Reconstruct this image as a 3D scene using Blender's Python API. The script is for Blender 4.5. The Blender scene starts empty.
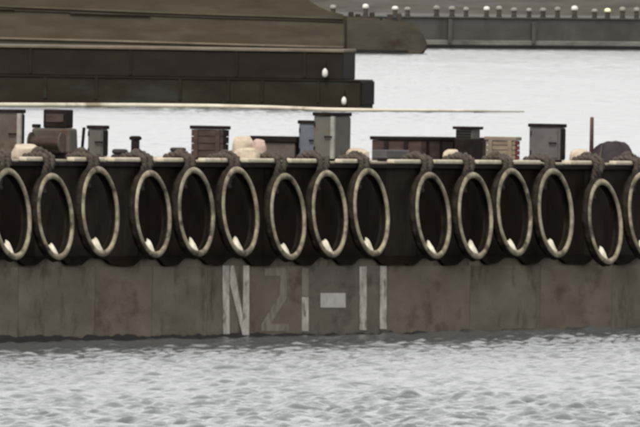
import bpy, bmesh, math, random
import numpy as np
from mathutils import Vector, Matrix, noise
random.seed(7)
S = bpy.context.scene
COL = S.collection

# ------------------------------------------------------------------ camera
CAM_H = 5.533                      # eye above the water, metres
FPX = 24750.0                      # focal length in pixels of a 640 px wide frame
ROLL = 0.0145
PITCH = math.atan(293.5 / FPX)
F = Vector((0, math.cos(PITCH), -math.sin(PITCH)))
R0 = Vector((1, 0, 0)); U0 = Vector((0, math.sin(PITCH), math.cos(PITCH)))
R = R0 * math.cos(ROLL) + U0 * math.sin(ROLL)
U = U0 * math.cos(ROLL) - R0 * math.sin(ROLL)
EYE = Vector((0, 0, CAM_H))
cd = bpy.data.cameras.new('camera'); cam = bpy.data.objects.new('camera', cd); COL.objects.link(cam)
m = Matrix.Identity(4)
for i in range(3):
    m[i][0] = R[i]; m[i][1] = U[i]; m[i][2] = -F[i]; m[i][3] = EYE[i]
cam.matrix_world = m
cd.sensor_width = 36; cd.lens = FPX / 640 * 36
cd.clip_start = 5; cd.clip_end = 12000
cd.dof.use_dof = True; cd.dof.focus_distance = 30; cd.dof.aperture_fstop = 520
S.camera = cam

# ------------------------------------------------------------------ light
SUN_AZ = Vector((-0.30, -0.95, 0)).normalized()       # towards the sun, level
SUN_EL = math.radians(52)
w = bpy.data.worlds.new('World'); S.world = w; w.use_nodes = True
nt = w.node_tree; nt.nodes.clear()
out = nt.nodes.new('ShaderNodeOutputWorld'); bg = nt.nodes.new('ShaderNodeBackground')
sky = nt.nodes.new('ShaderNodeTexSky'); sky.sky_type = 'NISHITA'; sky.sun_disc = False
sky.sun_elevation = SUN_EL; sky.sun_rotation = math.atan2(SUN_AZ.x, SUN_AZ.y)
sky.air_density = 1.0; sky.dust_density = 6.0; sky.ozone_density = 1.0
hsv = nt.nodes.new('ShaderNodeHueSaturation'); hsv.inputs['Saturation'].default_value = 0.16
mix = nt.nodes.new('ShaderNodeMix'); mix.data_type = 'RGBA'; mix.inputs[0].default_value = 0.62
mix.inputs[7].default_value = (9.2, 9.2, 9.1, 1)      # cloud layer, same all over the sky
nt.links.new(sky.outputs[0], hsv.inputs['Color']); nt.links.new(hsv.outputs[0], mix.inputs[6])
nt.links.new(mix.outputs[2], bg.inputs[0]); bg.inputs[1].default_value = 0.15
nt.links.new(bg.outputs[0], out.inputs[0])
sl = bpy.data.lights.new('sun', 'SUN'); sun = bpy.data.objects.new('sun', sl); COL.objects.link(sun)
sl.energy = 2.6; sl.angle = math.radians(12); sl.color = (1.0, 0.93, 0.82)
to_sun = (SUN_AZ * math.cos(SUN_EL) + Vector((0, 0, math.sin(SUN_EL)))).normalized()
sun.rotation_euler = to_sun.to_track_quat('Z', 'Y').to_euler()
S.view_settings.view_transform = 'Standard'; S.view_settings.look = 'None'
S.view_settings.exposure = 0.42; S.view_settings.gamma = 1.0

# ------------------------------------------------------------------ placing
def ray(px, py):
    return (F * FPX + R * (px - 320) - U * (py - 213.5)).normalized()
def on_plane(px, py, z):
    d = ray(px, py); return EYE + d * ((z - EYE.z) / d.z)
class Frame:
    """a thing's own axes: x along its side, y inwards, z up"""
    def __init__(self, origin, direction, trim=0.0):
        d = Vector((direction[0], direction[1], 0)).normalized()
        self.rot = Matrix.Rotation(math.atan2(d.y, d.x), 4, 'Z') @ Matrix.Rotation(trim, 4, 'Y')
        self.m = Matrix.Translation(origin) @ self.rot
        self.inv = self.m.inverted()
    def at(self, px, py, y=0.0):
        o = self.inv @ EYE; d = self.inv.to_3x3() @ ray(px, py)
        return o + d * ((y - o.y) / d.y)

# ------------------------------------------------------------------ materials
def mat(name, c1, c2=None, scale=(6, 6, 6), rough=0.75, bump=0.25, bscale=40, metallic=0.0, c3=None, c3scale=(2, 2, 2), c3lo=0.52, c3hi=0.66, spec=0.12):
    M = bpy.data.materials.new(name); M.use_nodes = True
    t = M.node_tree; b = t.nodes['Principled BSDF']
    c2 = c2 or tuple(min(1, v * 1.5) for v in c1)
    tc = t.nodes.new('ShaderNodeTexCoord')
    oi = t.nodes.new('ShaderNodeObjectInfo'); ml = t.nodes.new('ShaderNodeMath'); ml.operation = 'MULTIPLY'; ml.inputs[1].default_value = 61.0
    t.links.new(oi.outputs['Random'], ml.inputs[0])
    def nz(sc, detail=5):
        mp = t.nodes.new('ShaderNodeMapping'); mp.inputs['Scale'].default_value = sc
        n = t.nodes.new('ShaderNodeTexNoise'); n.inputs['Scale'].default_value = 1; n.inputs['Detail'].default_value = detail
        n.inputs['Roughness'].default_value = 0.62
        t.links.new(tc.outputs['Object'], mp.inputs[0]); t.links.new(ml.outputs[0], mp.inputs['Location']); t.links.new(mp.outputs[0], n.inputs['Vector']); return n
    n = nz(scale)
    cr = t.nodes.new('ShaderNodeValToRGB'); cr.color_ramp.elements[0].position = 0.33; cr.color_ramp.elements[1].position = 0.68
    cr.color_ramp.elements[0].color = (*c1, 1); cr.color_ramp.elements[1].color = (*c2, 1)
    t.links.new(n.outputs[0], cr.inputs[0]); col = cr.outputs[0]
    if c3:
        n3 = nz(c3scale, 7); r3 = t.nodes.new('ShaderNodeMapRange'); r3.inputs[1].default_value = c3lo; r3.inputs[2].default_value = c3hi
        t.links.new(n3.outputs[0], r3.inputs[0])
        mx = t.nodes.new('ShaderNodeMix'); mx.data_type = 'RGBA'; mx.inputs[7].default_value = (*c3, 1)
        t.links.new(r3.outputs[0], mx.inputs[0]); t.links.new(col, mx.inputs[6]); col = mx.outputs[2]
    t.links.new(col, b.inputs['Base Color'])
    b.inputs['Roughness'].default_value = rough; b.inputs['Metallic'].default_value = metallic
    b.inputs['Specular IOR Level'].default_value = spec
    if bump:
        nb = nz((bscale,) * 3); bp = t.nodes.new('ShaderNodeBump'); bp.inputs['Strength'].default_value = bump; bp.inputs['Distance'].default_value = 0.02
        t.links.new(nb.outputs[0], bp.inputs['Height']); t.links.new(bp.outputs[0], b.inputs['Normal'])
    return M

HULL = (0.084, 0.068, 0.049)
M_hull = mat('weathered_hull_paint', HULL, (0.1336, 0.1113, 0.0837), (0.9540, 2.3320, 2.5440), 0.8, 0.3, 30, c3=(0.054, 0.039, 0.028), c3scale=(2.4, 4.5, 1.3))
M_hull2 = mat('patched_hull_paint', (0.0821, 0.0705, 0.0551), (0.1180, 0.1038, 0.0821), (1, 2.5, 2.5), 0.8, 0.3, 30, c3=(0.055, 0.043, 0.034), c3scale=(1.3, 4, 2.4))
M_hull3 = mat('rusty_hull_paint', (0.0926, 0.0724, 0.0498), (0.1329, 0.1080, 0.0808), (1, 2.4, 2.4), 0.8, 0.3, 30, c3=(0.066, 0.047, 0.034), c3scale=(1.3, 4.5, 2.4))
M_belt = mat('black_belting', (0.0068, 0.0042, 0.0026), (0.0145, 0.0092, 0.006), (5, 5, 3), 0.85, 0.3, 25, spec=0.04)
M_belt2 = mat('scuffed_belting', (0.011, 0.0082, 0.006), (0.024, 0.018, 0.0135), (5, 5, 2), 0.85, 0.3, 25, spec=0.05)
M_tread = mat('tyre_rubber', (0.0075, 0.0057, 0.0040), (0.0225, 0.0180, 0.0135), (7, 7, 7), 0.85, 0.3, 50, spec=0.08)
M_side = mat('salt_dusted_rubber', (0.1197, 0.1017, 0.0715), (0.2992, 0.2613, 0.1901), (5, 5, 5), 0.75, 0.25, 50, c3=(0.04, 0.032, 0.024), c3scale=(4, 4, 4), c3lo=0.47, c3hi=0.66)
M_heap = mat('pale_heap_surface', (0.48, 0.43, 0.33), (0.78, 0.73, 0.61), (9, 9, 9), 0.9, 0.5, 40)
M_rope = mat('grimy_rope', (0.0350, 0.0280, 0.0231), (0.0735, 0.0616, 0.0511), (20, 20, 20), 0.95, 0.5, 90)
M_rail = mat('cream_rail_paint', (0.3070, 0.2705, 0.2047), (0.4386, 0.3947, 0.3070), (5, 5, 5), 0.6, 0.15, 40, c3=(0.2, 0.13, 0.08), c3scale=(4, 4, 9), c3lo=0.6, c3hi=0.7)
M_deck = mat('dusty_deck_plate', (0.17, 0.15, 0.12), (0.34, 0.30, 0.24), (1.5, 1.5, 1.5), 0.85, 0.3, 30)
M_black = mat('black_steel', (0.007, 0.005, 0.0045), (0.015, 0.011, 0.010), (6, 6, 6), 0.8, 0.2, 40, spec=0.06)
M_brownbox = mat('dark_brown_boards', (0.0289, 0.0187, 0.0159), (0.0561, 0.0391, 0.0332), (4, 4, 16), 0.85, 0.3, 40)
M_greybrown = mat('grey_brown_paint', (0.0492, 0.0416, 0.0346), (0.0751, 0.0647, 0.0550), (4, 4, 4), 0.75, 0.25, 40, c3=(0.05, 0.03, 0.02), c3scale=(3, 3, 3))
M_grey = mat('grey_paint', (0.0577, 0.0554, 0.0499), (0.0809, 0.0776, 0.0693), (4, 4, 4), 0.7, 0.2, 40, c3=(0.07, 0.05, 0.035), c3scale=(4, 4, 4), c3lo=0.58, c3hi=0.7)
M_bluegrey = mat('blue_grey_paint', (0.0612, 0.0723, 0.0887), (0.0887, 0.1010, 0.1163), (4, 4, 4), 0.65, 0.2, 40, c3=(0.07, 0.055, 0.045), c3scale=(4, 4, 4), c3lo=0.58, c3hi=0.7)
M_purple = mat('grey_violet_paint', (0.0562, 0.0516, 0.0523), (0.0814, 0.0758, 0.0774), (4, 4, 4), 0.7, 0.2, 40, c3=(0.06, 0.045, 0.04), c3scale=(4, 4, 4), c3lo=0.58, c3hi=0.7)
M_tan = mat('tan_boards', (0.1210, 0.0963, 0.0715), (0.1870, 0.1540, 0.1155), (3, 3, 14), 0.85, 0.25, 40)
M_red = mat('dark_red_paint', (0.10, 0.02, 0.022), (0.15, 0.035, 0.033), (6, 6, 6), 0.7, 0.2, 40)
M_sack = mat('pale_sackcloth', (0.2890, 0.2370, 0.1812), (0.3930, 0.3410, 0.2691), (9, 9, 9), 0.95, 0.5, 70)
M_pink = mat('pinkish_sackcloth', (0.2520, 0.1827, 0.1575), (0.3528, 0.2709, 0.2331), (9, 9, 9), 0.95, 0.5, 70)
M_cream = mat('cream_paint', (0.55, 0.5, 0.4), (0.68, 0.63, 0.53), (5, 5, 5), 0.65, 0.15, 40)
M_tarp = mat('dark_tarpaulin', (0.0150, 0.0110, 0.0130), (0.0300, 0.0230, 0.0250), (5, 5, 5), 0.7, 0.4, 14)
M_post = mat('dark_red_post_paint', (0.055, 0.022, 0.022), (0.09, 0.04, 0.036), (8, 8, 8), 0.7, 0.2, 40)
M_white = mat('worn_white_paint', (0.3944, 0.3876, 0.3536), (0.5032, 0.4964, 0.4692), (8, 8, 8), 0.6, 0.1, 40)
M_pale = mat('dull_pale_paint', (0.1320, 0.1230, 0.1110), (0.2160, 0.2070, 0.1860), (6, 6, 6), 0.7, 0.1, 40)
M_yellow = mat('faded_yellow_paint', (0.66, 0.6, 0.34), (0.78, 0.73, 0.48), (6, 6, 6), 0.6, 0.1, 40)
M_b2 = mat('dark_barge_paint', (0.0103, 0.0076, 0.0047), (0.0179, 0.0136, 0.0087), (0.8, 0.8, 2.0), 0.8, 0.2, 10, c3=(0.019, 0.0205, 0.0155), c3scale=(0.35, 0.35, 1.2))
M_b2b = mat('dark_barge_upper_paint', (0.0099, 0.0065, 0.0044), (0.0160, 0.0112, 0.0076), (0.8, 0.8, 2.0), 0.8, 0.2, 10)
M_b2rail = mat('tan_gunwale_paint', (0.0800, 0.0656, 0.0480), (0.1320, 0.1104, 0.0832), (1, 1, 1), 0.75, 0.2, 10)
M_ship = mat('brown_ship_paint', (0.0391, 0.0322, 0.0213), (0.0616, 0.0517, 0.0355), (0.5, 0.5, 2.2), 0.8, 0.2, 8, c3=(0.045, 0.034, 0.024), c3scale=(0.25, 0.25, 1.2))
M_shipe = mat('dark_ship_end_paint', (0.036, 0.030, 0.022), (0.058, 0.049, 0.036), (0.5, 0.5, 1.6), 0.85, 0.2, 8, c3=(0.026, 0.020, 0.015), c3scale=(0.5, 0.5, 0.9))
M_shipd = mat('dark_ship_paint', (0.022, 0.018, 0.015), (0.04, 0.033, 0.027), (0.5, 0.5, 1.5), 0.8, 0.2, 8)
M_quay = mat('grey_quay_concrete', (0.0507, 0.0499, 0.0444), (0.0776, 0.0760, 0.0689), (0.35, 0.35, 0.9), 0.9, 0.3, 4, c3=(0.05, 0.045, 0.04), c3scale=(0.5, 0.5, 0.12))
M_tide = mat('pale_tide_band', (0.0720, 0.0680, 0.0560), (0.1920, 0.1880, 0.1640), (0.45, 0.45, 1.5), 0.9, 0.3, 4)
M_weed = mat('dark_wet_weed', (0.008, 0.008, 0.007), (0.016, 0.015, 0.013), (1, 1, 1), 0.6, 0.2, 6)
M_hill = mat('scrub_covered_slope', (0.026, 0.023, 0.018), (0.058, 0.05, 0.042), (0.5, 0.5, 0.8), 0.95, 0.4, 1.5, c3=(0.055, 0.047, 0.055), c3scale=(0.3, 0.3, 0.4))
M_pipe = mat('pale_pipe', (0.3612, 0.3251, 0.2601), (0.4624, 0.4263, 0.3612), (1.2, 1.2, 1.2), 0.7, 0.1, 10, c3=(0.2, 0.165, 0.12), c3scale=(0.5, 0.5, 0.5))
M_let = mat('worn_white_lettering', (0.2208, 0.2024, 0.1702), (0.4324, 0.4140, 0.3680), (9, 9, 5), 0.75, 0.2, 50, c3=(0.12, 0.10, 0.08), c3scale=(7, 7, 4), c3lo=0.54, c3hi=0.66)
M_let2 = mat('nearly_gone_lettering', (0.1288, 0.1098, 0.0885), (0.1960, 0.1702, 0.1434), (9, 9, 5), 0.8, 0.2, 50, c3=(0.09, 0.077, 0.059), c3scale=(7, 7, 4), c3lo=0.56, c3hi=0.68)
M_dash = mat('flaking_white_dash', (0.3060, 0.2890, 0.2550), (0.3910, 0.3740, 0.3400), (9, 9, 9), 0.75, 0.2, 50)

# ------------------------------------------------------------------ mesh helpers
def mesh_obj(name, bm, material, parent=None, loc=(0, 0, 0), rot=(0, 0, 0), smooth=False):
    me = bpy.data.meshes.new(name); bmesh.ops.recalc_face_normals(bm, faces=bm.faces[:]); bm.to_mesh(me); bm.free()
    me.materials.append(material)
    if smooth:
        for p in me.polygons: p.use_smooth = True
    o = bpy.data.objects.new(name, me); COL.objects.link(o)
    o.location = loc; o.rotation_euler = rot
    if parent: o.parent = parent
    return o
def share(name, src, parent, loc=(0, 0, 0), rot=(0, 0, 0)):
    o = bpy.data.objects.new(name, src.data); COL.objects.link(o); o.location = loc; o.rotation_euler = rot; o.parent = parent; return o
def box(x0, x1, y0, y1, z0, z1, bev=0.008, bm=None, taper=0.0):
    bm = bm or bmesh.new()
    nb = bmesh.new(); bmesh.ops.create_cube(nb, size=1)
    for v in nb.verts:
        top = v.co.z > 0
        tx = taper * (1 if top else 0)
        v.co = Vector(((x0 + x1) / 2 + v.co.x * (x1 - x0) * (1 - tx), (y0 + y1) / 2 + v.co.y * (y1 - y0) * (1 - tx), (z0 + z1) / 2 + v.co.z * (z1 - z0)))
    if bev: bmesh.ops.bevel(nb, geom=nb.edges[:], offset=bev, segments=2, affect='EDGES', profile=0.5)
    me = bpy.data.meshes.new('t'); nb.to_mesh(me); nb.free(); bm.from_mesh(me); bpy.data.meshes.remove(me)
    return bm
def tube(pts, r, seg=10, bm=None, caps=True):
    bm = bm or bmesh.new(); rings = []
    pts = [Vector(p) for p in pts]
    rr = r if isinstance(r, (list, tuple)) else [r] * len(pts)
    for i, p in enumerate(pts):
        d = (pts[min(i + 1, len(pts) - 1)] - pts[max(i - 1, 0)]).normalized()
        a = d.orthogonal().normalized() if i == 0 else (pa - d * pa.dot(d)).normalized()
        pa = a; b = d.cross(a)
        rings.append([bm.verts.new(p + (a * math.cos(2 * math.pi * k / seg) + b * math.sin(2 * math.pi * k / seg)) * rr[i]) for k in range(seg)])
    for i in range(len(rings) - 1):
        for k in range(seg):
            bm.faces.new((rings[i][k], rings[i][(k + 1) % seg], rings[i + 1][(k + 1) % seg], rings[i + 1][k]))
    if caps: bm.faces.new(rings[0][::-1]); bm.faces.new(rings[-1])
    return bm
def lathe(prof, seg=20, axis='Z', closed=False, bm=None, ripple=None):
    """prof: (radius, along) pairs"""
    bm = bm or bmesh.new(); rings = []
    for j, (r, a) in enumerate(prof):
        ring = []
        for k in range(seg):
            t = 2 * math.pi * k / seg
            q = r + (ripple(j, k) if ripple else 0)
            c, s = q * math.cos(t), q * math.sin(t)
            ring.append(bm.verts.new((c, s, a) if axis == 'Z' else (c, -a, s)))
        rings.append(ring)
    n = len(rings)
    for j in range(n if closed else n - 1):
        for k in range(seg):
            bm.faces.new((rings[j][k], rings[j][(k + 1) % seg], rings[(j + 1) % n][(k + 1) % seg], rings[(j + 1) % n][k]))
    if not closed:
        for r_ in (rings[0], rings[-1]): bm.faces.new(r_)
    return bm
def prism(outline, y0, y1, bm=None):
    """outline of (x, z) pulled from y0 to y1"""
    bm = bm or bmesh.new()
    a = [bm.verts.new((x, y0, z)) for x, z in outline]; b = [bm.verts.new((x, y1, z)) for x, z in outline]
    bm.faces.new(a); bm.faces.new(b[::-1]); n = len(a)
    for i in range(n): bm.faces.new((a[i], a[(i + 1) % n], b[(i + 1) % n], b[i]))
    return bm
def lump(sx, sy, sz, seed, amp=0.22, flat=0.35):
    bm = bmesh.new(); bmesh.ops.create_icosphere(bm, subdivisions=4, radius=1)
    for v in bm.verts:
        n = noise.noise(v.co * 1.4 + Vector((seed * 3.1, seed, 0))) + 0.5 * noise.noise(v.co * 3.3 + Vector((seed, 7, 1)))
        n += 0.55 * (0.3 - abs(noise.noise(v.co * 2.3 + Vector((seed * 1.7, 3, seed))))) 
        v.co *= 1 + amp * n
        p = 0.6
        v.co = Vector([math.copysign(abs(c) ** p, c) for c in v.co])
        z = max(v.co.z, -flat) + flat
        v.co = Vector((v.co.x * sx, v.co.y * sy, z * sz / (1 + flat)))
    return bm
def tag(o, label, cat, group=None):
    o['label'] = label; o['category'] = cat
    if group: o['group'] = group
    return o
def structure(o): o['kind'] = 'structure'; return o
def thing(name, label, cat, frame, local, group=None, spin=0.0):
    o = bpy.data.objects.new(name, None); COL.objects.link(o); o.empty_display_size = 0.3
    o.matrix_world = frame.m @ Matrix.Translation(local) @ Matrix.Rotation(spin, 4, 'Z')
    return tag(o, label, cat, group)

# ================================================================== water
def build_water():
    def seq(*segs):
        r = [segs[0][0]]
        for a, b, st in segs:
            n = max(1, round((b - a) / st)); r += list(a + (b - a) * (np.arange(n) + 1) / n)
        return np.array(r)
    ys = seq((-3000, -200, 400), (-200, 200, 50), (200, 258, 4), (258, 262, 0.5), (262, 346, 0.08), (346, 520, 0.22), (520, 1080, 0.32), (1080, 1200, 6), (1200, 9000, 600))
    hx = seq((0, 4.6, 0.055), (4.6, 15, 0.22), (16, 40, 1.2), (40, 200, 16), (200, 4000, 380))
    xs = np.concatenate([-hx[:0:-1], hx])
    X, Y = np.meshgrid(xs, ys)
    dx = np.gradient(xs)[None, :]; dy = np.gradient(ys)[:, None]
    Z = np.zeros_like(X); rng = np.random.default_rng(5)
    wind = -1.9
    NC = 170
    lam = np.exp(rng.uniform(math.log(0.16), math.log(2.4), NC))
    ang = wind + rng.normal(0, 1.15, NC); ph = rng.uniform(0, 6.283, NC)
    steep = 0.050 * np.where(lam > 0.30, (0.30 / lam) ** 1.25, 1.0)
    for l, a, p, s in zip(lam, ang, ph, steep):
        kx, ky = 2 * math.pi / l * math.cos(a), 2 * math.pi / l * math.sin(a)
        fx = np.clip(2 - 3.4 * dx * abs(kx) / 6.283 * 1.6, 0, 1); fy = np.clip(2 - 3.4 * dy * abs(ky) / 6.283 * 1.6, 0, 1)
        Z += (s * l / 6.283) * fx * fy * np.sin(kx * X + ky * Y + p)
    # gusts: patches of livelier and calmer water
    gust = np.zeros_like(X)
    for l, p, a in zip(rng.uniform(6, 40, 14), rng.uniform(0, 6.283, 14), rng.uniform(-3.1, 3.1, 14)):
        gust += np.sin(2 * math.pi / l * (math.cos(a) * X + 0.35 * math.sin(a) * Y) + p)
    Z *= np.clip(1.12 + 0.13 * gust, 0.85, 1.55)
    Z -= 0.012
    ny, nx = X.shape
    co = np.stack([X, Y, Z], -1).reshape(-1, 3).astype(np.float32)
    idx = np.arange(nx * ny).reshape(ny, nx)
    q = np.stack([idx[:-1, :-1], idx[:-1, 1:], idx[1:, 1:], idx[1:, :-1]], -1).reshape(-1, 4).astype(np.int32)
    me = bpy.data.meshes.new('sea_water')
    me.vertices.add(len(co)); me.vertices.foreach_set('co', co.ravel())
    me.loops.add(q.size); me.loops.foreach_set('vertex_index', q.ravel())
    me.polygons.add(len(q)); me.polygons.foreach_set('loop_start', np.arange(0, q.size, 4, dtype=np.int32))
    me.polygons.foreach_set('loop_total', np.full(len(q), 4, np.int32)); me.polygons.foreach_set('use_smooth', np.ones(len(q), bool))
    me.update(calc_edges=True); me.validate()
    M = bpy.data.materials.new('sea_water'); M.use_nodes = True; t = M.node_tree; b = t.nodes['Principled BSDF']
    b.inputs['Base Color'].default_value = (0.045, 0.05, 0.05, 1); b.inputs['Roughness'].default_value = 0.14; b.inputs['IOR'].default_value = 1.33
    tc = t.nodes.new('ShaderNodeTexCoord'); n = t.nodes.new('ShaderNodeTexNoise'); n.inputs['Scale'].default_value = 8.0; n.inputs['Detail'].default_value = 4
    bp = t.nodes.new('ShaderNodeBump'); bp.inputs['Strength'].default_value = 0.35; bp.inputs['Distance'].default_value = 0.03
    t.links.new(tc.outputs['Object'], n.inputs['Vector']); t.links.new(n.outputs[0], bp.inputs['Height']); t.links.new(bp.outputs[0], b.inputs['Normal'])
    me.materials.append(M)
    o = bpy.data.objects.new('sea_water', me); COL.objects.link(o); return structure(o)
build_water()

# ================================================================== near barge
U_DIR = (0.4, 0.9165)
BF = Frame(on_plane(320, 335, 0), U_DIR, trim=0.0058)
def hx(px, py, y=0.0): return BF.at(px, py, y).x
ZD = BF.at(320, 161.5).z            # deck edge
ZS = BF.at(320, 260.5).z              # lower edge of the dark belting
X0, X1 = -19.0, 17.0; WB = 4.6
barge = thing('work_barge', 'long low work barge with black belting over a faded brown hull marked N21-11', 'barge', BF, (0, 0, 0))
def hull_bm():
    bm = bmesh.new()
    o = [(X0 + 2.2, -0.75), (X0, ZD - 0.7), (X0, ZD - 0.03), (X1, ZD - 0.03), (X1, ZD - 0.7), (X1 - 2.2, -0.75)]
    return prism(o, 0.024, WB, bm)
mesh_obj('hull', hull_bm(), M_hull, barge)
mesh_obj('deck', box(X0 + 0.02, X1 - 0.02, 0.03, WB - 0.02, ZD - 0.026, ZD, 0.004), M_deck, barge)
# lower side plates, seams where the photograph shows them
seams = [X0 + 1.6] + [hx(p, 300) for p in (-190, -60, 18, 95, 152, 207, 250, 303, 387, 470, 540, 612, 700)] + [X1 - 1.7]
tone = [M_hull, M_hull3, M_hull, M_hull, M_hull3, M_hull, M_hull, M_hull3, M_hull2, M_hull3, M_hull, M_hull3, M_hull, M_hull]
for i in range(len(seams) - 1):
    a, b = seams[i] + 0.012, seams[i + 1] - 0.012
    d = 0.003 * (i % 2)
    mesh_obj('hull_plate', box(a, b, 0.0 - d, 0.0235, -0.5, ZS - 0.075, 0.006), tone[i], barge)
    mesh_obj('weld_seam', tube([(seams[i + 1], 0.012, -0.5), (seams[i + 1], 0.012, ZS - 0.08)], 0.011, 6), M_hull3, barge)
def tidemark():
    bm = bmesh.new(); f = []; n = 420
    for i in range(n + 1):
        x = X0 + 1.7 + (X1 - X0 - 3.5) * i / n
        z = 0.022 + 0.05 * noise.noise(Vector((x * 1.7, 4.2, 0))) + 0.03 * noise.noise(Vector((x * 6.1, 9.2, 0)))
        f.append([bm.verts.new((x, y, q)) for y, q in ((-0.0075, -0.5), (-0.0075, z), (-0.0038, z))])
    for p, q in zip(f, f[1:]):
        bm.faces.new((p[0], q[0], q[1], p[1])); bm.faces.new((p[1], q[1], q[2], p[2]))
    return bm
mesh_obj('waterline_growth', tidemark(), M_weed, barge)
# dark belting above
bs = [X0 + 0.01] + [hx(p, 215) for p in (-330, -100, 34, 137, 262, 384, 416, 535, 583, 720)] + [X1 - 0.01]
for i in range(len(bs) - 1):
    mm = M_belt2 if i in (3, 6, 9) else M_belt
    mesh_obj('belting_panel', box(bs[i] + 0.008, bs[i + 1] - 0.008, -0.018 - 0.004 * (i % 2), 0.0235, ZS + 0.055, ZD - 0.09, 0.008), mm, barge)
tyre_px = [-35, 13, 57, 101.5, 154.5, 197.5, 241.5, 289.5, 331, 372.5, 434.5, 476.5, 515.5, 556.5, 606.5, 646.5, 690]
def shade_scallops():
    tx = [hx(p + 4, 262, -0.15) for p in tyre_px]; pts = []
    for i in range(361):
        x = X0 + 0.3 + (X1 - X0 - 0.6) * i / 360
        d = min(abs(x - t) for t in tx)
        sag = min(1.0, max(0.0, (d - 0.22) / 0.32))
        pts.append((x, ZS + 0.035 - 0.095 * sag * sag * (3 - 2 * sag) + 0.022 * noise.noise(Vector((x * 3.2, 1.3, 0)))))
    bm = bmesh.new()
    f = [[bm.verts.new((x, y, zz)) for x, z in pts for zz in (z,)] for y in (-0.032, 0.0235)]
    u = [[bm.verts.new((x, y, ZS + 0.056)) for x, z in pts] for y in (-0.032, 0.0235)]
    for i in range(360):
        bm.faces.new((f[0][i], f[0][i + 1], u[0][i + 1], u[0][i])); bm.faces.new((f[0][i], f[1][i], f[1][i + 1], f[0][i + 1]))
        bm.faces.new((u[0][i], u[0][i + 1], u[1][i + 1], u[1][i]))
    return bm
mesh_obj('belting_shade_edge', shade_scallops(), M_belt, barge)  # lower belting edge; the scallops put the tyre shadows into its shape
mesh_obj('deck_edge_angle', box(X0 + 0.02, X1 - 0.02, -0.07, 0.028, ZD - 0.085, ZD - 0.03, 0.008), M_black, barge)
# cream rail along the deck edge in lengths, with dark gaps under the fender ropes
rail_px = [(-60, -12), (24, 46), (72, 103), (112, 146), (161, 187), (203, 230), (246, 276), (289, 320), (340, 370), (392, 421), (433, 464), (476, 504), (508, 539), (569, 597), (614, 664)]
for a, b in rail_px:
    xa, xb = hx(a, 159, -0.05), hx(b, 159, -0.05)
    mesh_obj('edge_rail', box(xa, xb, -0.085, 0.03, ZD - 0.022, ZD + 0.036, 0.018), M_rail, barge)

# lettering: thin plates of weathered paint on the side
def stroke(pts): return [tuple(BF.at(x, y).xz) for x, y in pts]
def glyph(name, label, polys, material):
    bm = bmesh.new()
    for p in polys: prism(stroke(p), -0.0085, -0.0045, bm)
    o = mesh_obj(name, bm, material, barge); o['label'] = label
glyph('letter', 'worn white letter N', [
    [(222, 265.5), (228.5, 265.5), (229, 334), (222.5, 334)], ], M_let)
glyph('letter', 'worn white slanted and right strokes of the letter N',
    [[(229.2, 265.5), (233.5, 265.5), (242.5, 318), (242.8, 265.5), (248.6, 265.5), (248.8, 335), (242, 335), (229.4, 284)]], M_let)
glyph('digit', 'almost worn away digit 2', [
    [(264, 268), (284, 268), (286, 272), (286, 298), (270, 324), (288, 324), (288, 331), (261, 331), (261, 324), (279.5, 295), (279.5, 276), (264, 276)]], M_let2)
glyph('digit', 'worn digit 1 brightest at its foot', [[(301.5, 297), (308, 297), (308, 331), (301.5, 331)]], M_let)
glyph('digit', 'nearly vanished top of the digit 1', [[(301.5, 268), (308, 268), (308, 296.4), (301.5, 296.4)]], M_let2)
glyph('dash', 'short broad pale dash', [[(320, 293), (345, 293), (345, 307.5), (320, 307.5)]], M_dash)
glyph('digit', 'worn white digit 1 after the dash', [[(359, 266.5), (366, 266.5), (366, 330), (359, 330)]], M_let)
glyph('digit', 'last worn white digit 1', [[(379.5, 266), (386, 266), (386, 329), (379.5, 329)]], M_let)

# ================================================================== tyre fenders
RT, RB, TT = 0.605, 0.510, 0.13
SEG = 72
def lug(j, k): return 0.012 if (j in (3, 4) and (k // 2) % 2 == 0) else 0.0
tread_prof = [(RB + 0.004, 0.004), (0.53, -0.004), (0.57, 0.006), (0.597, 0.045), (0.600, TT - 0.07), (0.594, TT - 0.034), (0.583, TT - 0.018), (0.577, TT - 0.03),
              (0.578, TT / 2), (0.57, 0.04), (0.53, 0.026), (RB + 0.012, 0.028)]
side_prof = [(RB + 0.002, TT - 0.04), (RB - 0.008, TT - 0.022), (RB + 0.002, TT - 0.006), (RB + 0.022, TT + 0.004), (RB + 0.045, TT + 0.002), (0.572, TT - 0.010),
             (0.584, TT - 0.017), (0.578, TT - 0.024), (0.54, TT - 0.03)]
def tyre_tread(): return lathe(tread_prof, SEG, 'Y', True, ripple=lug)
def tyre_side(): return lathe(side_prof, SEG, 'Y', True)
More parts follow.
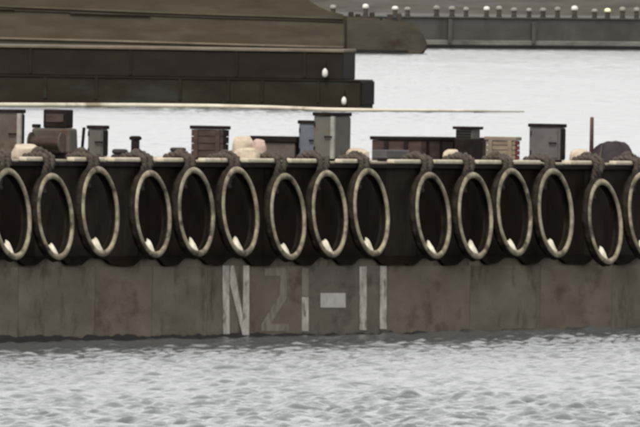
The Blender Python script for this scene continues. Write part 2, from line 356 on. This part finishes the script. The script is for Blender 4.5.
def heap_bm(sd):  # pale heap at the inside bottom of the tyre
    bm = bmesh.new(); na, nb = 14, 7; g = []
    for i in range(na + 1):
        t = math.radians(-90 + (i / na - 0.5) * (30 + 5 * (sd % 3)) - 5 + 3 * (sd % 2)); row = []
        e = math.sin(math.pi * i / na) ** 0.5 * (1.0 + 0.25 * noise.noise(Vector((i * 0.33, sd * 5.7, 0))) - 0.06 * sd / 2)
        for j in range(nb + 1):
            v = j / nb
            r = 0.565 - (0.565 - 0.325) * e * (1 - 0.35 * v ** 2) + 0.014 * noise.noise(Vector((i * 0.7, j * 0.7, 3 + sd * 2.2)))
            y = 0.012 + v * (TT - 0.075)
            row.append(bm.verts.new((r * math.cos(t), -y, r * math.sin(t))))
        g.append(row)
    for i in range(na):
        for j in range(nb): bm.faces.new((g[i][j], g[i + 1][j], g[i + 1][j + 1], g[i][j + 1]))
    # close the heap against the inside of the tyre
    for j in (0, nb):
        low = [bm.verts.new((0.57 * math.cos(a), -(0.012 + (j / nb) * (TT - 0.075)), 0.57 * math.sin(a))) for a in [math.radians(-90 + (i / na - 0.5) * (30 + 5 * (sd % 3)) - 5 + 3 * (sd % 2)) for i in range(na + 1)]]
        for i in range(na): bm.faces.new((g[i][j], g[i + 1][j], low[i + 1], low[i]))
    return bm
tyres = [  # centre px, top, bottom, what sets it apart
    (13, 168, 262, 'black tyre fender leftmost on the barge side, its left rim cut by the picture edge'),
    (57, 173, 262, 'black tyre fender under the winch with the dark cover, second from the left'),
    (101.5, 166, 258.5, 'black tyre fender below the small grey locker, third from the left'),
    (154.5, 170, 259.5, 'black tyre fender after a wide gap, left of the one below the dark brown crate'),
    (197.5, 167, 258.5, 'black tyre fender hung just below the dark brown board crate'),
    (241.5, 166.5, 258.5, 'black tyre fender directly above the white letter N'),
    (289.5, 173, 262, 'low hanging black tyre fender above the faint first digits of the hull marking'),
    (331, 170, 259.5, 'black tyre fender directly above the pale dash of the hull marking'),
    (372.5, 168, 258.5, 'black tyre fender above the last two white digits, left of the widest gap'),
    (434.5, 172, 261, 'black tyre fender just right of the widest gap in the row'),
    (476.5, 172, 261, 'black tyre fender below the capped vent on the deck'),
    (515.5, 168, 258, 'black tyre fender hung at the right end of the tan crate'),
    (556.5, 168, 259.5, 'black tyre fender below the grey violet locker'),
    (606.5, 179, 266.5, 'lowest hanging black tyre fender, below the dark tarpaulin mound'),
    (646.5, 172, 261, 'black tyre fender at the right picture edge, only its left rim showing'),
]
proto = None
heaps = {}
for i, (cx, yt, yb, lab) in enumerate(tyres):
    yc = -0.215 + random.uniform(-0.012, 0.012)
    c = BF.at(cx, (yt + yb) / 2, yc + TT / 2 - TT)
    h = BF.at(cx, yt, yc).z - BF.at(cx, yb, yc).z
    k = h / 1.19
    root = thing('tyre_fender', lab, 'tyre', BF, (c.x, yc + 0.12, c.z - 0.605 * k), 'tyre fenders hanging in a row along the barge side')
    tilt = math.radians(-5.6 + random.uniform(-1.2, 1.2)); roll = random.uniform(-0.03, 0.05)
    rot = Matrix.Rotation(tilt, 4, 'X') @ Matrix.Rotation(random.choice([0, 0.3, 0.7, 1.2, 2.0]), 4, 'Y')
    rot_s = Matrix.Rotation(tilt, 4, 'X') @ Matrix.Rotation(roll, 4, 'Y')
    if proto is None:
        proto = (mesh_obj('tread', tyre_tread(), M_tread, root, smooth=False), mesh_obj('sidewall', tyre_side(), M_side, root, smooth=True), mesh_obj('pale_heap', heap_bm(0), M_heap, root, smooth=True))
        ps = proto
    else:
        ps = []
        for p in proto:
            q = p.copy(); COL.objects.link(q); q.parent = root; ps.append(q)
        v = (i * 3 + 1) % 5
        if v not in heaps:
            ob = mesh_obj('pale_heap', heap_bm(v), M_heap, smooth=True); heaps[v] = ob.data; bpy.data.objects.remove(ob)
        ps[2].data = heaps[v]
    ctr = Vector((0, -0.12 + TT / 2, 0.605 * k))
    for p, rr in zip(ps, (rot, rot, rot_s)):
        p.matrix_basis = Matrix.Translation(ctr) @ rr @ Matrix.Scale(k, 4)
    # ropes over the deck edge that carry the tyre
    z_top = ZD - (c.z - 0.605 * k)
    nr = 2
    y0 = -(yc + 0.12)
    for q in range(nr):
        x = (q - 0.5) * 0.21 + 0.09 + random.uniform(-0.02, 0.02)
        up = random.uniform(-0.012, 0.02)
        pts = [(x * 1.15 + 0.02, y0 + 0.22, z_top + 0.03), (x * 1.05, y0 + 0.10, z_top + 0.06 + up), (x, y0 - 0.03, z_top + 0.075 + up), (x, y0 - 0.125, z_top + 0.03),
               (x * 0.85, y0 - 0.135, z_top - 0.06), (x * 0.5, y0 - 0.10, z_top - 0.16), (x * 0.3, y0 - 0.06, min(z_top - 0.22, 1.08 * k)), (x * 0.3, y0 - 0.055, 0.92 * k)]
        # two strands laid round each other
        for st in range(2):
            fine = []
            for a_ in range(len(pts) - 1):
                for b_ in range(6):
                    f = b_ / 6; p = Vector(pts[a_]).lerp(Vector(pts[a_ + 1]), f); t_ = (a_ * 6 + b_) * 0.9 + st * math.pi
                    fine.append(p + Vector((math.cos(t_) * 0.024, math.sin(t_) * 0.012, math.sin(t_) * 0.02)))
            mesh_obj('rope_strand', tube(fine, 0.031, 6), M_rope, root, smooth=True)
    kz = z_top + 0.085 + random.uniform(-0.015, 0.02); kx = 0.09 + random.uniform(-0.06, 0.06)
    kn = [Vector((kx + 0.07 * math.cos(t_) + 0.02 * math.cos(2 * t_), y0 + 0.04 + 0.06 * math.sin(2 * t_), kz + 0.035 * math.sin(3 * t_))) for t_ in [2 * math.pi * v_ / 22 for v_ in range(23)]]
    mesh_obj('knot', tube(kn, 0.034, 6), M_rope, root, smooth=True)

# ================================================================== things on the deck
def deck_box(xl, xr, ytop, side_px, y0, ybot=None):
    """size and place of an upright box from its corners in view: returns local corner, length, depth, height"""
    xm = xr - side_px
    p = BF.at(xm, ytop, y0); q = BF.at(xr, ytop, y0)
    x0 = p.x; l = q.x - p.x
    ppm = FPX / (BF.m @ p - EYE).length
    e = (xm - xl) / (0.9165 * ppm)
    zt = p.z; zb = ZD if ybot is None else BF.at(xm, ybot, y0).z
    return (x0, y0, zb), l, e, zt - zb
def handle(parent, x, y, z, w=0.12, along='y', r=0.012, material=M_black):
    if along == 'y': pts = [(x, y - w / 2, z), (x - 0.03, y - w / 2, z), (x - 0.03, y + w / 2, z), (x, y + w / 2, z)]
    else: pts = [(x - w / 2, y, z), (x - w / 2, y - 0.03, z), (x + w / 2, y - 0.03, z), (x + w / 2, y, z)]
    return mesh_obj('handle', tube(pts, r, 6), material, parent)
def locker(name, label, cat, args, mbody, mlid, mside=None, trim=None, lid_h=0.05, over=0.018, door=True, group=None):
    loc, l, e, h = deck_box(*args)
    t = thing(name, label, cat, BF, loc, group)
    for sx in (0.03, l - 0.09):
        for sy in (0.03, e - 0.09):
            mesh_obj('foot', box(sx, sx + 0.06, sy, sy + 0.06, 0.001, 0.03, 0.004), M_black, t)
    mesh_obj('body', box(0, l, 0, e, 0.03, h - lid_h, 0.01), mbody, t)
    mesh_obj('lid', box(-over, l + over, -over, e + over, h - lid_h + 0.001, h, 0.012), mlid, t)
    if mside: mesh_obj('side_or_shade_panel', box(0.012, l - 0.012, -0.012, -0.001, 0.05, h - lid_h - 0.02, 0.004), mside, t)  # where black, it paints the shade on the face turned from the sun
    if door:
        dr = mesh_obj('door', box(-0.014, -0.001, 0.05 * e + 0.01, 0.95 * e - 0.01, 0.06, h - lid_h - 0.025, 0.004), mbody, t)
        handle(dr, -0.014, 0.22 * e, 0.5 * h, 0.09)
        for z in (0.25, 0.75):
            mesh_obj('hinge', tube([(-0.016, 0.95 * e - 0.005, z * h - 0.03), (-0.016, 0.95 * e - 0.005, z * h + 0.03)], 0.011, 6), M_black, dr)
    if trim:
        mesh_obj('corner_trim', box(-0.02, 0.035, -0.02, 0.035, 0.03, h - lid_h - 0.002, 0.006), trim, t)
    return t, l, e, h

locker('equipment_cabinet', 'large grey brown cabinet with a pale corner strip at the left picture edge', 'cabinet', (-9, 24.5, 109.5, 4.5, 0.9), M_greybrown, M_black, M_black, M_pale)
# winch
loc, l, e, h = deck_box(30, 79, 128.5, 9, 0.55)
t = thing('deck_winch', 'grey brown deck winch with a dark cover standing on top', 'winch', BF, loc)
mesh_obj('bed_frame', box(-0.03, l + 0.03, -0.02, e + 0.02, 0.001, 0.07, 0.01), M_black, t)
mesh_obj('winch_body', box(0, l, 0.0, e, 0.0705, h, 0.03, taper=0.05), M_greybrown, t)
mesh_obj('drum', tube([(-0.10, 0.14 * e, 0.22), (-0.10, 0.86 * e, 0.22)], [0.075, 0.075], 18), M_brownbox, t)
for yy in (0.1, 0.87): mesh_obj('drum_flange', tube([(-0.10, yy * e, 0.22), (-0.10, (yy + 0.03) * e, 0.22)], 0.13, 20), M_greybrown, t)
zt = BF.at(60, 109.5, 0.7).z - ZD
mesh_obj('motor_cover', box(0.02, l - 0.05, 0.10 * e, 0.70 * e, h + 0.001, zt, 0.02), M_black, t)
mesh_obj('cover_vent', box(0.008, 0.019, 0.18 * e, 0.62 * e, h + 0.08, zt - 0.06, 0.004), M_brownbox, t)
mesh_obj('brake_box', box(0.02, 0.12, 0.82 * e, 0.98 * e, h + 0.001, h + 0.05, 0.01), M_black, t)
mesh_obj('brake_lever', tube([(l + 0.03, -0.03, 0.05), (l + 0.05, -0.05, 0.42)], 0.022, 8), M_black, t)

def sack(name, label, cat, px, py_top, wpx, y0, material, seed, hpx=None, group=None, spin=0.4):
    p = BF.at(px, py_top, y0); sx = wpx / 75 * 0.62
    t = tag(mesh_obj(name, lump(sx, sx * 0.72, p.z - ZD, seed), material, smooth=True), label, cat, group)
    t.matrix_world = BF.m @ Matrix.Translation((p.x, y0, ZD)) @ Matrix.Rotation(spin, 4, 'Z'); return t
sack('tarpaulin_bundle', 'pale crumpled tarpaulin bundle between the large cabinet and the winch', 'tarpaulin', 26, 144.5, 30, 0.55, M_sack, 1)
locker('steel_locker', 'small grey steel locker with dark lid behind the third tyre', 'locker', (88, 108, 125.5, 5, 1.2), M_grey, M_black, M_black)

def coil(label, px, ytop, wpx, y0):
    p = BF.at(px, ytop, y0); hgt = p.z - ZD; t = thing('rope_coil', label, 'rope', BF, (p.x, y0, ZD), 'dark rope coils on the deck')
    rmax = wpx / 75 / 2; n = max(2, int(hgt / 0.05))
    r = hgt / n / 2
    for i in range(n):
        R_ = rmax - r - 0.012 * i
        mesh_obj('rope_turn', lathe([(R_ + r * math.cos(a), r * (2 * i + 1) + r * math.sin(a)) for a in [k * math.pi / 4 for k in range(8)]], 26, 'Z', True), M_tarp, t, smooth=True)
    return t
coil('low dark rope coil beside the small bollard, left of it', 120, 149, 18, 0.7)
coil('low dark rope coil left of the dark brown board crate', 178, 147.5, 20, 0.8)
p = BF.at(135.5, 136, 0.8); h = p.z - ZD
t = thing('mooring_bollard', 'short dark mooring bollard on the deck between two rope coils', 'bollard', BF, (p.x, 0.8, ZD))
mesh_obj('base_plate', box(-0.12, 0.12, -0.1, 0.1, 0.001, 0.02, 0.004), M_black, t)
mesh_obj('post', lathe([(0.058, 0.0205), (0.056, h - 0.06), (0.058, h - 0.055)], 18), M_tarp, t, smooth=True)
mesh_obj('cap', lathe([(0.06, h - 0.0545), (0.082, h - 0.045), (0.084, h - 0.02), (0.06, h), (0.01, h + 0.002)], 18), M_black, t, smooth=True)

def crate(name, label, args, m_end, m_side, m_rim, nslat=4, group=None):
    loc, l, e, h = deck_box(*args)
    t = thing(name, label, 'crate', BF, loc, group)
    for sy in (0.06, e - 0.14): mesh_obj('skid', box(0.0, l, sy, sy + 0.08, 0.001, 0.03, 0.004), m_rim, t)
    mesh_obj('liner', box(0.022, l - 0.022, 0.022, e - 0.022, 0.031, h - 0.05, 0.004), M_black, t)
    hs = (h - 0.08) / nslat
    for k in range(nslat):
        z0 = 0.031 + k * hs + 0.004; z1 = 0.031 + (k + 1) * hs - 0.004; j = random.uniform(0, 0.005)
        mesh_obj('slat', box(0.001 - j, 0.0215, 0.0, e, z0, z1, 0.004), m_end, t)
        mesh_obj('slat', box(0.022, l, 0.001 - j, 0.0215, z0, z1, 0.004), m_side, t)
    mesh_obj('lid', box(-0.02, l + 0.02, -0.02, e + 0.02, h - 0.048, h, 0.008), m_rim, t)
    for yy in (0.04, e - 0.10): mesh_obj('batten', box(-0.02, -0.006, yy, yy + 0.06, 0.035, h - 0.05, 0.003), m_end, t)
    return t
crate('board_crate', 'dark brown board crate with black lid standing left of the pale sacks', (191.5, 229, 126, 6, 0.7), M_brownbox, M_black, M_black)  # black side slats: shade of that face put into the colour
sack('sack', 'pale cream sack slumped highest against the dark brown board crate', 'sack', 243, 136, 24, 1.1, M_sack, 2, group='pale sacks on the deck')
sack('sack', 'pinkish sack standing upright beside the low dark hatch', 'sack', 259, 140, 17, 0.75, M_pink, 3, group='pale sacks on the deck')
sack('sack', 'small flat cream sack in front of the other two sacks', 'sack', 247, 148, 28, 0.3, M_sack, 4, group='pale sacks on the deck')
locker('hatch', 'wide low brown hatch with a thick black cover behind the pinkish sack', 'hatch', (252, 303, 136.5, 8, 1.3), M_greybrown, M_black, M_black, lid_h=0.085, over=0.03, door=False)
locker('blue_locker', 'narrow blue grey locker with dark lid left of the grey cabinet', 'locker', (299, 322, 120.5, 4, 1.0), M_bluegrey, M_black, M_bluegrey)
locker('deck_cabinet', 'tall grey cabinet with pale corner strip and dark top beside the blue grey locker', 'cabinet', (314, 350.5, 112.5, 17, 0.5), M_grey, M_black, M_grey, M_pale)
sack('folded_sheet', 'low pale folded sheet right of the tall grey cabinet', 'sheet', 357, 148.5, 26, 0.4, M_sack, 5)
# long dark trough with grey board
loc, l, e, h = deck_box(372, 487, 137, 66, 1.1)
t = thing('storage_bin', 'long low black steel bin behind the grey slab', 'bin', BF, loc)
mesh_obj('body', box(0, l, 0, e, 0.001, h - 0.05, 0.012), M_brownbox, t)
mesh_obj('lid', box(-0.025, l + 0.025, -0.025, e + 0.025, h - 0.049, h, 0.012), M_black, t)
for k in range(5): mesh_obj('rib', box(l * (k + 0.5) / 5 - 0.03, l * (k + 0.5) / 5 + 0.03, -0.022, -0.001, 0.01, h - 0.06, 0.004), M_black, t)
for k in range(2): mesh_obj('rib', box(-0.022, -0.001, e * (0.3 + 0.4 * k) - 0.03, e * (0.3 + 0.4 * k) + 0.03, 0.01, h - 0.06, 0.004), M_black, t)
loc, l, e, h = deck_box(374, 408, 150, 22, 0.35)
t = thing('concrete_slab', 'flat grey slab lying on bearers in front of the long black bin', 'slab', BF, loc)
for k in (0.15, 0.75): mesh_obj('bearer', box(l * k, l * k + 0.08, 0, e, 0.001, 0.04, 0.006), M_tan, t)
mesh_obj('slab', box(-0.02, l + 0.02, -0.02, e + 0.02, 0.041, h, 0.012), M_purple, t)
sack('sack', 'lone small cream sack in front of the capped vent', 'sack', 451.5, 149.5, 19, 0.3, M_sack, 6, group='pale sacks on the deck')
# capped vent
p = BF.at(468, 126.5, 0.8); h = p.z - ZD
t = thing('deck_vent', 'square dark deck vent under a wider flat cap', 'vent', BF, (p.x, 0.8, ZD))
mesh_obj('shaft', box(-0.16, 0.16, -0.135, 0.135, 0.001, h - 0.17, 0.012), M_black, t)
mesh_obj('neck', box(-0.14, 0.14, -0.12, 0.12, h - 0.169, h - 0.041, 0.006), M_grey, t)
for z in (h - 0.15, h - 0.115, h - 0.08): mesh_obj('louvre', box(-0.155, -0.141, -0.11, 0.11, z, z + 0.018, 0.003), M_black, t)
mesh_obj('cap', box(-0.18, 0.18, -0.155, 0.155, h - 0.04, h, 0.01), M_black, t)
crate('tan_crate', 'tan board crate with a dark red side right of the capped vent', (486, 520, 137, 5, 0.5), M_tan, M_red, M_tan)
locker('violet_locker', 'square grey violet locker with overhanging dark lid near the thin post', 'locker', (529.5, 565.5, 124, 5, 0.7), M_purple, M_black, M_black)
sack('sack', 'wide low cream sack between the grey violet locker and the thin post', 'sack', 580, 149.5, 24, 0.45, M_sack, 8, group='pale sacks on the deck')
p = BF.at(592, 117, 0.8); h = p.z - ZD
t = thing('deck_post', 'thin dark red upright post beside the tarpaulin mound', 'post', BF, (p.x, 0.8, ZD))
mesh_obj('foot_plate', lathe([(0.09, 0.001), (0.09, 0.018), (0.04, 0.03)], 14), M_post, t)
mesh_obj('pole', lathe([(0.03, 0.0305), (0.026, h - 0.012), (0.015, h)], 12), M_post, t, smooth=True)
# tarpaulin mound
pl, pr = BF.at(586, 157, 0.6), BF.at(636, 157, 0.6)
def mound():
    top = [(588, 162), (588.5, 156), (593, 151), (597, 146.5), (604, 142), (612, 141), (620, 142.2), (623, 145), (626.5, 151), (629, 162)]
    ppm = FPX / (BF.m @ pl - EYE).length * 0.9165
    L = 0.42; n = 40; m_ = 9
    bm = bmesh.new(); g = []
    for i in range(n + 1):
        px = 588 + 41 * i / n
        zt = max(0.003, BF.at(px, np.interp(px, [a for a, _ in top], [b for _, b in top]), 0.6).z - ZD)
        row = []
        for j in range(m_ + 1):
            v = j / m_; env = min(1, 3.6 * min(v, 1 - v) + 0.25) if 0 < j < m_ else 0.0
            z = zt * env + (0.016 * noise.noise(Vector((i * 0.22, j * 0.6, 2))) if 0 < j < m_ else 0)
            row.append(bm.verts.new(((v - 0.5) * L, (606 - px) / ppm, max(0.001, z))))
        g.append(row)
    for i in range(n):
        for j in range(m_): bm.faces.new((g[i][j], g[i][j + 1], g[i + 1][j + 1], g[i + 1][j]))
    return bm
p = BF.at(608, 157, 0.6)
t = thing('covered_mound', 'dark tarpaulin mound with sloping ends at the right end of the deck', 'tarpaulin', BF, (p.x, 0.6, ZD))
mesh_obj('tarpaulin', mound(), M_tarp, t, smooth=True)
mesh_obj('lashing', tube([(-0.22, 0.03, 0.02), (-0.15, 0.03, 0.24), (0.15, 0.03, 0.24), (0.22, 0.03, 0.02)], 0.012, 6), M_rope, t)

# ================================================================== dark barge beyond
B2 = Frame(on_plane(200, 106, 0), (0.992, -0.12))
b2 = thing('moored_barge', 'long dark stepped barge moored across the water behind the deck cargo', 'barge', B2, (0, 0, 0))
def b2x(px, py=100): return B2.at(px, py).x
zstep = B2.at(350, 80).z; ztop = B2.at(300, 50).z
L0 = -16.0
mesh_obj('lower_hull', box(L0, b2x(360.2), 0, 3.2, -0.5, zstep, 0.03), M_b2, b2)
mesh_obj('upper_hull', box(L0 + 0.5, b2x(343.2, 65), 0.03, 3.0, zstep + 0.002, ztop - 0.06, 0.03), M_b2b, b2)
mesh_obj('gunwale', box(L0 + 0.45, b2x(344, 52), -0.02, 3.05, ztop - 0.059, ztop + 0.03, 0.02), M_b2rail, b2)
mesh_obj('step_edge', box(L0, b2x(360.4, 80), -0.03, -0.002, zstep - 0.05, zstep + 0.0, 0.008), M_b2b, b2)
for px in (-40, 45, 96, 180, 228, 262, 318): mesh_obj('side_rib', box(b2x(px) - 0.05, b2x(px) + 0.05, -0.028, -0.001, 0.15, zstep - 0.055, 0.008), M_b2, b2)
for px in (30, 130, 236, 304): mesh_obj('side_rib', box(b2x(px) - 0.04, b2x(px) + 0.04, 0.002, 0.029, zstep + 0.05, ztop - 0.07, 0.006), M_b2b, b2)
mesh_obj('end_strake', box(b2x(360.2) + 0.001, b2x(360.2) + 0.05, 0.05, 3.1, 0.1, zstep - 0.05, 0.01), M_black, b2)
def float_(label, px, py, w, hgt):
    p = B2.at(px, py, -0.14); t = thing('hanging_float', label, 'float', B2, (p.x, p.y, p.z - hgt / 2))
    pr = [(0.015, 0.0), (w * 0.28, 0.02 * hgt / .3), (w * 0.45, hgt * 0.2), (w * 0.5, hgt * 0.5), (w * 0.43, hgt * 0.78), (w * 0.22, hgt * 0.94), (0.03, hgt)]
    mesh_obj('buoy', lathe(pr, 18), M_white, t, smooth=True)
    mesh_obj('lanyard', tube([(0, 0, hgt - 0.01), (0.0, 0.03, hgt + 0.1), (0, 0.13, hgt + 0.2)], 0.018, 6), M_black, t)
float_('small white float hung high on the dark barge, upper of two', 325, 73, 0.17, 0.27)
float_('small white float low at the end step of the dark barge, lower of two', 344, 101, 0.15, 0.25)
# pale pipe afloat in front of it
pts = []
for px, py in [(-60, 104.8), (0, 105.2), (70, 105.4), (140, 105.6), (210, 106.3), (270, 107.6), (325, 109.6), (400, 110.4), (460, 110.9), (524, 111.6)]:
    q = on_plane(px, py, 0.05); pts.append(q)
o0 = pts[4].copy()
tag(mesh_obj('floating_pipe', tube([p - o0 for p in pts], [0.075, 0.075, 0.075, 0.075, 0.07, 0.065, 0.06, 0.045, 0.04, 0.02], 10), M_pipe, loc=o0, smooth=True),
    'long thin pale pipe floating along the dark barge and past its end', 'pipe')

# ================================================================== far ship
SF = Frame(on_plane(420, 53.5, 0), (0.985, 0.17))
ship = thing('moored_ship', 'brown hulled ship with a rounded end lying above the dark barge', 'ship', SF, (0, 0, 0))
def sxz(px, py): return tuple(SF.at(px, py).xz)
outl = [sxz(-220, 44), sxz(345, 58), sxz(345, 14.5), sxz(330, 13), sxz(318, 8), sxz(292, -14), sxz(-220, -24)]
outl[0] = (outl[0][0], -0.4); outl[1] = (outl[1][0], -0.4)
bm = prism(outl, 0, 5.5); bmesh.ops.bevel(bm, geom=[e for e in bm.edges], offset=0.06, segments=2, affect='EDGES')
mesh_obj('hull', bm, M_ship, ship)
outl = [sxz(345.3, 58), sxz(402, 60), sxz(420, 57), sxz(427, 51.5), sxz(429, 47), sxz(426, 38), sxz(420, 30), sxz(415, 24), sxz(408, 21.5), sxz(384, 21), sxz(383, 18.5), sxz(362, 18), sxz(345.3, 16)]
outl[0] = (outl[0][0], -0.4)
bm = prism(outl, 0.12, 5.2); bmesh.ops.bevel(bm, geom=[e for e in bm.edges], offset=0.10, segments=2, affect='EDGES')
mesh_obj('rounded_end', bm, M_shipe, ship)
for px, hgt in ((351, 0.3), (358, 0.22), (372, 0.28), (390, 0.2), (399, 0.24)):
    q = SF.at(px, 19, 1.2); mesh_obj('deck_fitting', box(q.x - 0.09, q.x + 0.1, 1.1, 1.4, q.z - 0.15, q.z + hgt, 0.03), M_shipd, ship)
def sline(name, pxs, r, material, off=0.0):
    mesh_obj(name, tube([Vector(SF.at(x, y, -off)) for x, y in pxs], r, 8), material, ship, smooth=True)
sline('upper_strake', [(-200, 1), (0, 6.5), (100, 10.5), (200, 14.5), (300, 17.5), (343, 19)], 0.045, M_ship, 0.03)
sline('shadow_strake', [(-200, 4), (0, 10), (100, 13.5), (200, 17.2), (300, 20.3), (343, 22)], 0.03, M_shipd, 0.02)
sline('lower_strake', [(-200, 31), (0, 38.5), (120, 41.5), (240, 45.0), (343, 47.6)], 0.05, M_b2rail, 0.03)
mesh_obj('boot_top', box(SF.at(150, 50).x, SF.at(408, 53).x, -0.03, -0.001, -0.25, 0.13, 0.01), M_weed, ship)
for a, b, y in ((70, 150, 13), (-20, 14, 8.5)): sline('scupper_slot', [(a, y), (b, y + (b - a) * 0.035)], 0.045, M_shipd, 0.06)

# ================================================================== quay, slope and bollards
QF = Frame(on_plane(540, 48.6, 0), (0.62, 0.785))
quay = thing('quay_wall', 'long grey concrete quay wall with a paler band above the waterline', 'quay', QF, (0, 0, 0))
zq = QF.at(540, 17.5).z
qa, qb = QF.at(250, 40).x, 160.0
bm = bmesh.new(); n = 40
mesh_obj('wall', box(qa, qb, 0.0, 30, -1, zq - 0.08, 0.02), M_quay, quay)
mesh_obj('coping', box(qa, qb, -0.05, 31, zq - 0.079, zq, 0.02), M_quay, quay)
mesh_obj('tide_band', box(qa, qb, -0.05, -0.002, 0.13, 0.34, 0.02), M_tide, quay)
mesh_obj('weed_band', box(qa, qb, -0.09, -0.001, -0.8, 0.128, 0.02), M_weed, quay)
x = qa + 2
k = 0
while x < 60:
    if k % 3 != 1: mesh_obj('fender_pile', box(x - 0.1, x + 0.1, -0.14, -0.051, 0.2, zq - 0.12 - 0.1 * (k % 2), 0.02), M_quay, quay)
    x += 4.3 + 1.7 * ((k * 5) % 3); k += 1
# slope
bm = bmesh.new(); g = []
for i in range(61):
    row = []
    for j in range(25):
        X = -420 + 14 * i; Yq = 1105 + 26 * j
        hz = zq - 0.02 + 34 * (1 - math.exp(-((j) / 9.0) ** 1.3)) * (0.75 + 0.5 * noise.noise(Vector((X * 0.006, Yq * 0.006, 0)))) if j else -0.6
        hz += (1.2 * noise.noise(Vector((X * 0.05, Yq * 0.05, 1)))) if j > 1 else 0
        row.append(bm.verts.new((X, Yq, hz)))
    g.append(row)
for i in range(60):
    for j in range(24): bm.faces.new((g[i][j], g[i + 1][j], g[i + 1][j + 1], g[i][j + 1]))
structure(mesh_obj('hillside', bm, M_hill, smooth=True))
bol = None
spots = [(333, 13, 0), (365.5, 13, 2), (395, 13, 2), (408, 9, 1), (437, 11.5, 1), (452.5, 9.5, 1), (466.5, 9.5, 1), (486.5, 9.5, 2), (499.5, 8, 1), (514, 9, 0), (529, 8, 0),
         (543, 9, 0), (558, 8, 1), (574.5, 7, 2), (595, 4.5, 1), (607.5, 6, 3), (623, 4, 1), (637, 8, 1)]
mats = [M_pale, M_pale, M_white, M_yellow]
meshes = {}
def bol_parts(t, m_):
    if m_.name not in meshes:
        a = mesh_obj('post', lathe([(0.15, 0.0), (0.13, 0.04), (0.115, 0.1), (0.115, 0.3)], 16), M_shipd, t, smooth=True)
        b = mesh_obj('cap', lathe([(0.118, 0.301), (0.15, 0.32), (0.155, 0.4), (0.12, 0.47), (0.05, 0.5)], 16), m_, t, smooth=True)
        meshes[m_.name] = (a, b)
    else:
        for p in meshes[m_.name]:
            q = p.copy(); COL.objects.link(q); q.parent = t
wl = {333: 'dull bollard at the left end of the far quay row above the ship',
      365.5: 'leftmost bright white bollard on the far quay above the brown ship',
      395: 'bright white bollard close left of a pale one above the ship end',
      408: 'pale bollard on the far quay beside the bright one above the ship end',
      437: 'pale bollard on the far quay, leftmost of three before the middle bright one',
      452.5: 'pale bollard on the far quay, middle of three before the middle bright one',
      466.5: 'pale bollard on the far quay, nearest on the left of the middle bright one',
      486.5: 'bright white bollard standing near the middle of the far quay row',
      499.5: 'pale bollard on the far quay, nearest on the right of the middle bright one',
      514: 'dull bollard on the far quay, leftmost of three dull ones right of the middle',
      529: 'dull bollard on the far quay, middle of three dull ones right of the middle',
      543: 'dull bollard on the far quay, rightmost of three dull ones right of the middle',
      558: 'pale bollard on the far quay between the dull three and a bright white one',
      574.5: 'bright white bollard on the far quay, rightmost of the bright white ones',
      595: 'pale bollard on the far quay, nearest on the left of the yellowish one',
      607.5: 'yellowish round headed bollard on the far quay edge',
      623: 'pale bollard on the far quay, nearest on the right of the yellowish one',
      637: 'pale bollard on the far quay at the right picture edge'}
for px, py, kind in spots:
    q = QF.at(px, 17.4, 0.12)
    t = thing('quay_bollard', wl[px], 'bollard', QF, (q.x, 0.12 + 0.03 * (kind == 1), zq), 'bollards along the far quay edge')
    bol_parts(t, mats[kind])
    f = random.uniform(0.8, 0.98); t.scale = (f, f, f * random.uniform(0.85, 1.15))
